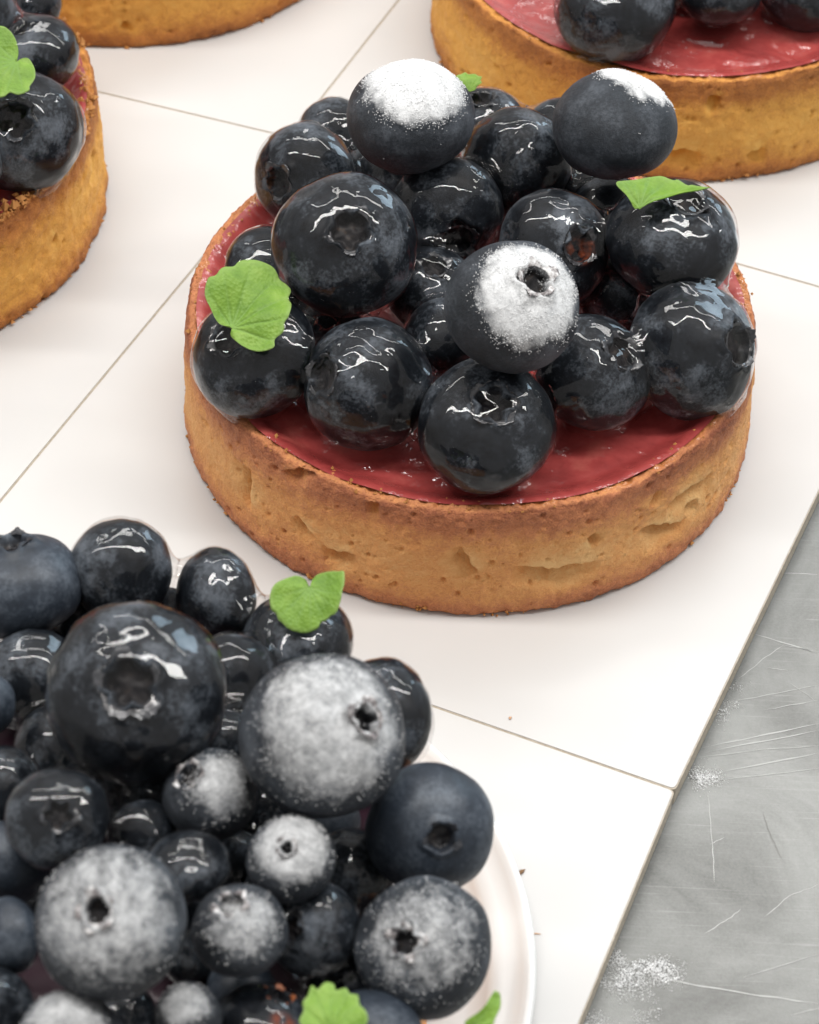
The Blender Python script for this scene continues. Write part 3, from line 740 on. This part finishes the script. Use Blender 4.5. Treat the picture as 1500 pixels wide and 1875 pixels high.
# round dish under the front tart
def lathe(name, prof, mt, nc=160, smooth=True):
    th = np.linspace(0, 2 * math.pi, nc, endpoint=False)
    V = np.array([(r * math.cos(a), r * math.sin(a), z) for r, z in prof for a in th])
    return mesh_np(name, V, grid_faces(len(prof), nc), mt, smooth)
dish = obj('round_dish', lathe('round_dish', [(0.01, 0.10), (3.0, 0.10), (3.72, 0.105), (3.86, 0.13), (3.93, 0.19), (4.00, 0.235), (4.12, 0.245), (4.22, 0.26), (4.30, 0.30), (4.36, 0.335), (4.41, 0.345), (4.45, 0.325), (4.46, 0.28),
    (4.43, 0.22), (4.36, 0.15), (4.2, 0.08), (4.0, 0.03), (3.9, 0.006), (3.5, 0.006), (3.4, 0.03), (0.01, 0.03)], M['dish']), None, (-3.56, -9.0, 0.002))
tag(dish, 'shallow round white dish with a rolled rim on the bottom card', 'dish')

# ------------------------------------------------------------------ blueberries
NT, NP = 58, 84
_s = np.linspace(0, 1, NT)
_theta = math.pi * (0.35 * _s + 0.65 * _s ** 1.7)
_phi = np.linspace(0, 2 * math.pi, NP, endpoint=False)
def berry_rad(u, seed, glazed):
    s = seed * 7.77
    return 1 + 0.048 * noise(u * 1.1 + s) + (0.017 if glazed else 0.010) * fbm(u * 2.6 + s, 2)
def berry_surface(r, h, seed, glazed, crown, star=True):
    TH = np.repeat(_theta, NP); PH = np.tile(_phi, NT)
    u = np.stack([np.sin(TH) * np.cos(PH), np.sin(TH) * np.sin(PH), np.cos(TH)], 1)
    s = seed * 7.77
    rad = berry_rad(u, seed, glazed)
    # squarish shoulders
    P = u * rad[:, None]
    P[:, 2] *= h
    q = np.random.RandomState(seed)
    lob = crown * (0.28 + 0.03 * q.randn() + (0.055 if star else 0.0) * np.cos(5 * PH + q.rand() * 6) + 0.075 * noise(np.stack([np.cos(PH) * 1.6, np.sin(PH) * 1.6, PH * 0 + s], 1)))
    e = TH / lob
    inside = 1 - sstep(e, 0.72, 1.02)
    lip = np.exp(-((e - 1.18) / 0.22) ** 2)
    P[:, 2] += 0.055 * lip
    P[:, 2] -= inside * (0.16 + 0.03 * noise(u * 9 + s))
    P[:, 2] -= 0.05 * np.exp(-(TH / (lob * 2.1)) ** 2)
    return P * r, u, inside
def calyx_mesh(r, h, seed, crown, mt):
    """one ragged crown: a ring round the hollow that rises into five uneven lobes"""
    q = np.random.RandomState(seed + 500)
    nv, nu = 65, 6
    ph = np.linspace(0, 2 * math.pi, nv, endpoint=False)
    q2 = np.random.RandomState(seed); q2.randn(); off = q2.rand() * 6
    ln = np.full(nv, 0.018)
    lean = np.zeros(nv); wsum = np.full(nv, 1e-6)
    for k in range(5):
        pk = (2 * math.pi * k - off) / 5 + 0.12 * q.randn()
        dd = np.abs((ph - pk + math.pi) % (2 * math.pi) - math.pi)
        w = np.clip(1 - dd / q.uniform(0.45, 0.60), 0, 1) ** 0.8
        ln += q.choice([0.03, 0.09, 0.12, 0.16]) * w
        lean += q.uniform(0.25, 1.25) * (w + 1e-3); wsum += w + 1e-3
    lean /= wsum
    ln = ln * (1 + 0.15 * q.randn(nv)) * r
    th0 = crown * 0.31
    V = []
    for i in range(nu):
        uu = i / (nu - 1)
        ca = lean * (0.35 + 0.65 * uu)
        rr = r * math.sin(th0) + ln * uu * np.sin(ca) + 0.008 * r * q.randn(nv) * uu
        z = r * h * math.cos(th0) - 0.02 * r + ln * uu * np.cos(ca) * 0.6 + 0.008 * r * q.randn(nv) * uu
        V.append(np.stack([rr * np.cos(ph), rr * np.sin(ph), z], 1))
    for i in range(nu - 1, -1, -1):
        uu = i / (nu - 1)
        W = V[i].copy(); f = 1 - 0.035 * r / np.hypot(W[:, 0], W[:, 1]) * (1 - 0.5 * uu)
        W[:, 0] *= f; W[:, 1] *= f; W[:, 2] -= 0.010 * r * uu
        V.append(W)
    n = len(V)
    V = np.concatenate(V)
    F = grid_faces(n, nv) + [((n - 1) * nv + j, (n - 1) * nv + (j + 1) % nv, (j + 1) % nv, j) for j in range(nv)]
    return mesh_np('calyx', V, F, mt)
def ellipsoid_sdf(P, c, r, h, Rm):
    q = (P - c) @ Rm
    s = np.array((r, r, r * h))
    k0 = np.linalg.norm(q / s, axis=1)
    k1 = np.linalg.norm(q / (s * s), axis=1) + 1e-9
    return k0 * (k0 - 1) / k1
GEL_D, GEL_K = 0.014, 0.30
def gel_mesh(me_i, items, floor, centre, rim):
    """the skin of clear jelly over one berry, with fillets towards its neighbours and the filling"""
    seed, c, r, h, Rm = items[me_i]
    near = [it for k, it in enumerate(items) if k != me_i and np.linalg.norm(np.subtract(it[1], c)) < r + it[2] + 0.7]
    nt, npn = 64, 104
    th = np.arccos(np.clip(1 - 2 * (np.arange(nt) + 0.5) / nt, -1, 1)); ph = np.linspace(0, 2 * math.pi, npn, endpoint=False)
    TH = np.repeat(th, npn); PH = np.tile(ph, nt)
    D = np.stack([np.sin(TH) * np.cos(PH), np.sin(TH) * np.sin(PH), np.cos(TH)], 1)
    t = np.full(len(D), r * h * 0.9)
    alive = np.ones(len(D), bool); own = np.ones(len(D), bool)
    c = np.array(c)
    ax = Rm[:, 2]
    dip = 0.035 * np.exp(-(np.arccos(np.clip(D @ ax, -1, 1)) / 0.27) ** 2)
    lump = None
    ul = (D @ Rm) / np.array((1, 1, h)); ul /= np.linalg.norm(ul, axis=1)[:, None]
    skin = r * (berry_rad(ul, seed, True) - 1)
    for it in range(16):
        P = c + D * t[:, None]
        s0 = ellipsoid_sdf(P, c, r, h, Rm) - skin - GEL_D + dip
        others = [ellipsoid_sdf(P, np.array(n[1]), n[2], n[3], n[4]) - GEL_D for n in near]
        pl = np.maximum(P[:, 2] - floor, np.hypot(P[:, 0] - centre[0], P[:, 1] - centre[1]) - rim)
        others.append(pl)
        mo = np.min(others, axis=0)
        f = s0.copy()
        for o in others:
            hh = np.maximum(GEL_K - np.abs(f - o), 0) / GEL_K
            f = np.minimum(f, o) - hh * hh * GEL_K * 0.25
        if it in (0, 8):
            lump = 0.045 * np.clip(fbm(P * 1.3 + 3.1, 2) - 0.05, 0, 1)
        f = f - lump
        out = alive & (s0 > mo + 0.015)
        own[out] = False; alive[out] = False
        t = np.where(alive, t + np.clip(-f, -0.05, 0.2) * 0.9, t)
        t = np.minimum(t, r + 0.45)
    P = D * t[:, None]
    F = np.array(grid_faces(nt, npn))
    keep = own[F].any(1)
    F = [tuple(q) for q in F[keep].tolist()]
    if own[:npn].any(): F.append(tuple(range(npn))[::-1])
    used = np.zeros(len(P), bool)
    for q in F: used[list(q)] = True
    idx = np.cumsum(used) - 1
    return mesh_np('glaze', P[used], [tuple(int(idx[k]) for k in q)[::-1] for q in F], M['glaze'])

LABELS = [
 'matt blueberry with a thick white sugar cap, back left of the middle tart',
 'matt blueberry with a thin sugar cap, back right of the middle tart',
 'matt blueberry sugared only round its calyx, perched in front on the middle tart',
 'largest glazed blueberry on the middle tart, calyx facing up, left of centre',
 'glazed blueberry with its calyx turned left, at the back left edge of the middle tart',
 'small glazed blueberry peeking out left of the thickly sugar-capped blueberry',
 'glazed blueberry directly below the thickly sugar-capped blueberry, its calyx at its lower edge',
 'smooth glazed blueberry between the two sugar-capped blueberries at the back',
 'glazed blueberry with a reddish brown scar, behind the half sugared front blueberry',
 'wide glazed blueberry under the thin bright leaf at the right of the middle tart',
 'tall glazed blueberry with its calyx on the right side, rightmost on the middle tart',
 'glazed blueberry with papery calyx between the half sugared berry and the rightmost berry',
 'glazed blueberry with open calyx, frontmost on the middle tart',
 'glazed blueberry with calyx facing left, left neighbour of the frontmost one on the middle tart',
 'glazed blueberry carrying the scalloped green leaf at the left edge of the middle tart',
 'glazed blueberry mostly hidden just above the scalloped green leaf',
 'small glazed blueberry with a reddish patch, deep in the centre of the middle tart',
 'small dark blueberry low in the gap above the frontmost berry of the middle tart',
 'small glazed blueberry at the very back beneath the tiny leaf tip',
 'dark glazed blueberry in the gap under the thinly sugar-capped blueberry',
 'sliver of blueberry just left of the thinly sugar-capped blueberry',
 'dark blueberry wedged in the gap under the left side of the thickly sugar-capped blueberry',
 'dark blueberry sunk in the gap just below the thinly sugar-capped berry, far back',
 'dark blueberry sunk right of the half sugared front berry, under the leaf berry',
 'dark blueberry sunk between the largest glazed berry and the left-facing one',
 'large matt blueberry with pale bloom at the left picture edge, back of the front tart',
 'tall glazed blueberry with hook-shaped highlight at the back of the front tart',
 'glazed blueberry with one straight highlight, between the hook-lit berry and the heart-shaped leaf',
 'very large glazed blueberry with a wide open crown, upper left of the front tart',
 'glazed blueberry carrying the heart-shaped leaf on the front tart',
 'large round blueberry dusted with sugar all over its front, right of the open-crowned one',
 'dark glazed blueberry peeking out right behind the large sugar-dusted blueberry',
 'unsugared matt blueberry with wrinkled crown at the right edge of the front tart',
 'frosted blueberry with dark crown at the lower right of the front tart',
 'small sugar-white blueberry with a pinhole crown, below the large sugar-dusted blueberry',
 'small blueberry with a ragged sugared crown, below the open-crowned blueberry',
 'large frosted blueberry with a round brown crown hole, lower left of the front tart',
 'small glazed blueberry with a straight highlight right of the brown-holed frosted berry',
 'small blueberry with beaded sugar on its right, lower centre of the front tart',
 'narrow dark blueberry in the gap left of the lower right frosted berry',
 'tiny frosted blueberry at the bottom edge, right below the brown-holed frosted berry',
 'frosted blueberry cut by the bottom edge, below left of the brown-holed frosted berry',
 'dark matt blueberry at the left picture edge beside the brown-holed frosted berry',
 'glazed blueberry with a small hooked highlight above the brown-holed frosted berry',
 'dark glazed blueberry left behind the open-crowned blueberry',
 'sliver of matt blueberry at the left picture edge, level with the open-crowned blueberry',
 'glazed blueberry at the left picture edge below the open-crowned blueberry',
 'small dark blueberry in the gap left of the straight-lit small berry',
 'glazed blueberry deep in the gap between the open-crowned and large sugar-dusted berries',
 'dark blueberry deep in the gap between the pinhole-crowned and the wrinkled-crown berries',
 'blueberry with an orange brown dried crown at the bottom edge, left of the blurred leaf',
 'dark blueberry at the bottom edge between the two lowest leaves',
 'dark matt blueberry at the left picture edge above left of the brown-holed frosted berry',
 'dark glazed blueberry in the bottom left corner of the picture',
 'dark blueberry sunk below the left side of the open-crowned blueberry',
 'dark blueberry sunk below the right side of the open-crowned blueberry',
 'dark blueberry sunk between the straight-lit small berry and the pinhole-crowned one',
 'matt dark blueberry sunk below the beaded sugar blueberry',
 'matt dark blueberry sunk right above the pinhole-crowned blueberry',
 'dark glazed blueberry sunk at the left edge above the brown-holed frosted berry',
 'dark glazed blueberry sunk between the brown-holed frosted berry and the beaded sugar berry',
 'dark glazed blueberry sunk behind the blurred ragged leaf',
 'small dark blueberry sunk just under the pinhole-crowned blueberry',
 'dark glazed blueberry sunk under the brown-holed frosted berry at the bottom edge',
 'dark blueberry sunk above the top of the brown-holed frosted berry',
 'small dark blueberry low between the bloom-covered and the hook-lit berries',
 'small dark blueberry low between the hook-lit and the straight-lit berries at the back',
 'small dark blueberry low to the left of the heart-shaped leaf',
 'dark blueberry sunk left of the ragged-crowned sugared berry',
 'dark blueberry sunk between the ragged-crowned berry and the large sugar-dusted berry',
 'large glazed blueberry with black three-pointed crown, frontmost on the left tart',
 'glazed blueberry behind the clover-shaped leaf on the left tart',
 'small glazed blueberry highest in the picture at the back of the left tart',
 'glazed blueberry at the top left picture corner on the left tart',
 'glazed blueberry at the front of the left tart, cut off by the picture edge',
 'large glazed blueberry alone on the red jelly of the top right tart',
 'middle of the three blueberries along the top edge on the top right tart',
 'rightmost of the three blueberries along the top edge on the top right tart',
 'glazed blueberry above the top edge on the top right tart, left one',
 'glazed blueberry above the top edge on the top right tart, right one',
]
GROUPS = dict(main='blueberries on the middle tart', front='blueberries on the front tart', left='blueberries on the left tart', far='blueberries on the top right tart')
# how wide the sugar lies (cosines of the fade) and how many grains
SUGAR = {0: (0.44, 0.80, 4600, 0.96), 1: (0.66, 0.86, 2300, 0.96), 2: (0.45, 0.78, 4200, 0.90), 30: (0.05, 0.90, 1300, 0.72), 33: (0.0, 1.1, 700, 0.60), 34: (0.15, 0.9, 600, 0.74),
         35: (0.35, 1.0, 500, 0.70), 36: (-0.3, 1.05, 500, 0.64), 38: (0.2, 1.0, 600, 0.60), 40: (0.2, 1.0, 300, 0.7), 41: (0.2, 1.0, 400, 0.7)}
SCARS = {8: (0.55, -0.1, 0.8, 0.30), 16: (-0.1, -0.55, 0.75, 0.34), 50: (0.45, 0.35, 0.8, 0.35)}
RCAM = np.array((Matrix.Rotation(CAM_PITCH, 3, 'X') @ Matrix.Rotation(CAM_ROLL, 3, 'Z')))
BERRY_OBJ = []
GEL = {}
for i, (tart, c, r, h, ax, kind, pw) in enumerate(BERRIES):
    rot = Vector((0, 0, 1)).rotation_difference(Vector(ax).normalized()) @ Quaternion((0, 0, 1), (i * 2.399) % 6.283)
    crown = 1.0 if i not in (30, 33, 34, 36) else 0.66
    if i in (28,): crown = 1.02
    if i in (2,): crown = 0.8
    if i == 32: crown = 0.78
    P, u, inside = berry_surface(r, h, i + 1, kind == 'g', crown, i not in (36, 34, 32))
    Rm = np.array(rot.to_matrix())
    at = dict(crown=inside, scar=np.zeros(len(P)))
    if i in SCARS:
        sx, sy, sz, sr = SCARS[i]
        dw = RCAM @ np.array((sx, sy, sz)); dw /= np.linalg.norm(dw)
        at['scar'] = 1 - sstep(np.arccos(np.clip(u @ (Rm.T @ dw), -1, 1)), sr * 0.5, sr)
    if kind == 'p':
        d = np.array(pw if pw else (0, 0, 1.0)); d /= np.linalg.norm(d)
        ca = u @ (Rm.T @ d) + 0.07 * fbm(u * 2.0 + i, 3) + 0.05 * fbm(u * 7.0 + i, 3)
        lo, hi, ng, top = SUGAR[i]
        pd = top * sstep(ca, lo, hi)
        if i in (2,): pd *= 1 - 0.7 * inside
        at['powder'] = pd * (1 - 0.75 * inside if i in (30, 33, 36, 34) else 1)
    F = grid_faces(NT, NP, flip=True)
    o = obj('blueberry', mesh_np('blueberry', P, F, M[kind], True, at))
    o.location = c
    o.rotation_mode = 'QUATERNION'
    o.rotation_quaternion = rot
    tag(o, LABELS[i], 'blueberry', GROUPS[tart])
    BERRY_OBJ.append(o)
    obj('calyx', calyx_mesh(r, h, i + 1, crown, M['calyx_o'] if i == 50 else M[{'g': 'calyx_g', 'p': 'calyx_p', 'b': 'calyx_d'}[kind]]), o)
    if kind == 'p':
        # loose grains sitting on the dusted side
        Fq = np.array(F)
        fc = P[Fq].mean(1)
        e1 = P[Fq[:, 1]] - P[Fq[:, 0]]; e2 = P[Fq[:, 3]] - P[Fq[:, 0]]
        nrm = np.cross(e1, e2); ar = np.linalg.norm(nrm, axis=1) + 1e-12
        dens = at['powder'][Fq].mean(1)
        cl = np.clip(0.5 + 0.9 * fbm(fc * 5 + i, 3), 0.02, 2)
        pr = ar * (dens * cl + 0.0010 * np.clip(fbm(fc * 3 + i * 5, 2) * 2, 0, 2)); pr /= pr.sum()
        ch = rs.choice(len(Fq), ng, p=pr)
        a, b = rs.rand(ng, 1), rs.rand(ng, 1)
        sz = rs.uniform(0.003, 0.0085, ng) * (0.95 if tart == 'front' else 1.0)
        Q = Fq[ch]
        pts = (P[Q[:, 0]] * (1 - a) * (1 - b) + P[Q[:, 1]] * a * (1 - b) + P[Q[:, 2]] * a * b + P[Q[:, 3]] * (1 - a) * b)
        out = nrm[ch] / ar[ch][:, None]
        pts = pts + out * (sz * rs.uniform(0.0, 1.8, ng))[:, None]
        g = obj('sugar_dusting', grains_mesh('sugar_dusting', pts, sz, M['sugar']), o)
        g['kind'] = 'stuff'
    GEL.setdefault(tart, []).append((i, c, r, h, Rm, o, rot, kind))
for tart, items in GEL.items():
    it = [(g[0] + 1, g[1], g[2], g[3], g[4]) for g in items if g[7] == 'g']
    obs = [(g[5], g[6]) for g in items if g[7] == 'g']
    for k in range(len(it)):
        g = obj('glaze', gel_mesh(k, it, ZFLOOR + 0.01 + TARTS[tart]['loc'][2], TARTS[tart]['loc'], 3.56), obs[k][0])
        g.rotation_mode = 'QUATERNION'
        g.rotation_quaternion = obs[k][1].inverted()

# ------------------------------------------------------------------ leaves
def make_leaf(d, label, cup, seed, group='green leaves laid on the blueberries'):
    poly = np.array(d['outline'], float)
    # smooth the outline
    n = len(poly)
    pts = []
    for i in range(n):
        p0, p1, p2, p3 = poly[i - 1], poly[i], poly[(i + 1) % n], poly[(i + 2) % n]
        for t in np.linspace(0, 1, 5, endpoint=False):
            pts.append(0.5 * ((2 * p1) + (-p0 + p2) * t + (2 * p0 - 5 * p1 + 4 * p2 - p3) * t * t + (-p0 + 3 * p1 - 3 * p2 + p3) * t ** 3))
    ol = np.array(pts)
    k = len(ol)
    nr = 16
    L_ = np.ptp(ol, axis=0).max()
    ctr = np.zeros(2)
    V, vein, edge = [], [], []
    ang = np.arctan2(ol[:, 1], ol[:, 0])
    far = np.hypot(ol[:, 0], ol[:, 1])
    # main veins run from the stalk to the lobes
    q = np.random.RandomState(seed)
    mid = ol.mean(0); ma = math.atan2(mid[1], mid[0])
    va = [ma + x for x in (-1.25, -0.75, -0.32, 0.05, 0.42, 0.85, 1.3)]
    for i in range(nr + 1):
        s = (i / nr)
        for j in range(k):
            p = ol[j] * s
            rho = np.hypot(*p)
            a = math.atan2(p[1], p[0])
            dv = min(abs(math.sin((a - v) * 0.5)) * 2 for v in va) * rho
            ve = math.exp(-(dv / (0.018 * L_ * (1.25 - s * 0.7))) ** 2) * (1 - 0.6 * s) if rho > 1e-6 else 0.6
            vein.append(ve); edge.append(sstep(np.array(s), 0.9, 1.0) * 0.8)
            x = p[0] / L_; y = p[1] / L_
            along = x * math.cos(ma) + y * math.sin(ma); across = -x * math.sin(ma) + y * math.cos(ma)
            z = L_ * (cup * (across ** 2) + 0.14 * along - 0.30 * along ** 2 + 0.018 * s * s * math.sin(a * 5 + seed) + 0.05 * noise(np.array([[x * 3 + seed, y * 3, seed]]))[0]) - 0.012 * L_ * ve
            V.append((p[0], p[1], z))
    V = np.array(V)
    m = (nr + 1) * k
    V2 = V.copy(); V2[:, 2] -= 0.012
    F = grid_faces(nr + 1, k)
    F2 = [tuple(m + x for x in f[::-1]) for f in F]
    S = [(nr * k + j, nr * k + (j + 1) % k, m + nr * k + (j + 1) % k, m + nr * k + j) for j in range(k)]
    me = mesh_np('leaf', np.concatenate([V, V2]), F + F2 + S, M['leaf'], True, dict(vein=vein * 2, edge=edge * 2))
    o = obj('leaf', me)
    u = Vector(d['u']); nn = Vector(d['n']); v = nn.cross(u)
    o.matrix_world = Matrix(((u.x, v.x, nn.x, d['loc'][0]), (u.y, v.y, nn.y, d['loc'][1]), (u.z, v.z, nn.z, d['loc'][2]), (0, 0, 0, 1)))
    tag(o, label, 'leaf', group)
    return o
make_leaf(L1, 'broad scalloped green leaf lying on the left edge berry of the middle tart', 0.30, 1)
make_leaf(L2, 'thin bright green leaf seen edge-on, on the right of the middle tart', 0.6, 2)
make_leaf(L3, 'tiny leaf tip showing behind the thickly sugar-capped blueberry', 0.2, 3)
make_leaf(L4, 'heart-shaped green leaf on a glazed berry at the back of the front tart', 0.35, 4)
make_leaf(L5, 'clover-shaped green leaf on the left tart, cut by the picture edge', 0.25, 5)
make_leaf(L6, 'blurred ragged green leaf at the bottom edge of the picture', 0.3, 6)
make_leaf(L7, 'dark green leaf hanging beside the dish at the bottom edge', 0.3, 7)

# ------------------------------------------------------------------ spilled sugar and crumbs
def inside_poly(P, x, y):
    c = np.zeros(len(x), bool)
    n = len(P)
    for i in range(n):
        (x1, y1), (x2, y2) = P[i - 1], P[i]
        t = ((y1 > y) != (y2 > y)) & (x < (x2 - x1) * (y - y1) / (y2 - y1 + 1e-12) + x1)
        c ^= t
    return c
SPILL_LABELS = ['widest patch of spilled icing sugar on the worktop at the bottom edge', 'small clump of icing sugar on the worktop near the card corner',
                'thin icing sugar smear on the worktop beside the middle card', 'faint icing sugar trail above the smear on the worktop',
                'middle fleck of icing sugar along the card edge', 'topmost fleck of icing sugar along the card edge']
for k, poly in enumerate(SPILLS[:4]):
    P = np.array(poly, float)
    lo, hi = P.min(0) - 0.1, P.max(0) + 0.1
    n = (24000, 4200, 4000, 3000)[k]
    x = rs.uniform(lo[0], hi[0], n); y = rs.uniform(lo[1], hi[1], n)
    jx, jy = x + rs.normal(0, 0.05, n), y + rs.normal(0, 0.05, n)
    keep = inside_poly(P, jx, jy)
    dn = fbm(np.stack([x * 2.4, y * 2.4, x * 0 + k], 1), 4)
    keep &= rs.rand(n) < np.clip(((0.22, 0.55, 0.22, 0.14)[k] + 0.9 * dn), 0, 1)
    x, y = x[keep], y[keep]
    sz = rs.uniform(0.003, 0.009, len(x)) * (1 + 0.5 * np.clip(dn[keep], 0, 1))
    pts = np.stack([x, y, TABLE_Z + sz * 0.6 + np.clip(dn[keep], 0, 1) * 0.02 * rs.rand(len(x))], 1)
    o = obj('spilled_sugar', grains_mesh('spilled_sugar', pts, sz, M['sugar']))
    tag(o, SPILL_LABELS[k], 'sugar', 'icing sugar spilled on the worktop', 'stuff')

def crumb(name, x, y, ln, wd, ang, mt, label, cat):
    n = 10
    V = []
    for i in range(n + 1):
        t = i / n
        w = wd * math.sin(math.pi * (0.08 + 0.84 * t)) * (0.8 + 0.4 * rs.rand())
        cx, cy = (t - 0.5) * ln, 0.10 * ln * math.sin(t * 3.1)
        for j in range(6):
            a = j / 6 * 2 * math.pi
            V.append((cx, cy + w * math.cos(a), max(w * 0.7 * math.sin(a) + wd * 0.7, 0.001)))
    F = grid_faces(n + 1, 6, flip=True) + [tuple(range(6)), tuple(range(n * 6, n * 6 + 6))[::-1]]
    o = obj(name, mesh_np(name, V, F, mt))
    o.location = (x, y, 0.001); o.rotation_euler = (0, 0, ang)
    tag(o, label, cat)
crumb('crumb', CRUMBS[0][0], CRUMBS[0][1], 0.13, 0.024, 0.9, M['flake'], 'dark brown flake on the bottom card beside the dish', 'crumb')
crumb('crumb', CRUMBS[1][0], CRUMBS[1][1], 0.12, 0.010, 0.1, M['thread'], 'thin pale curved crumb on the bottom card near the dish', 'crumb')
crumb('crumb', CRUMBS[2][0], CRUMBS[2][1], 0.05, 0.018, 1.1, M['thread'], 'tiny pale crumb on the middle card near the seam below the tart', 'crumb')
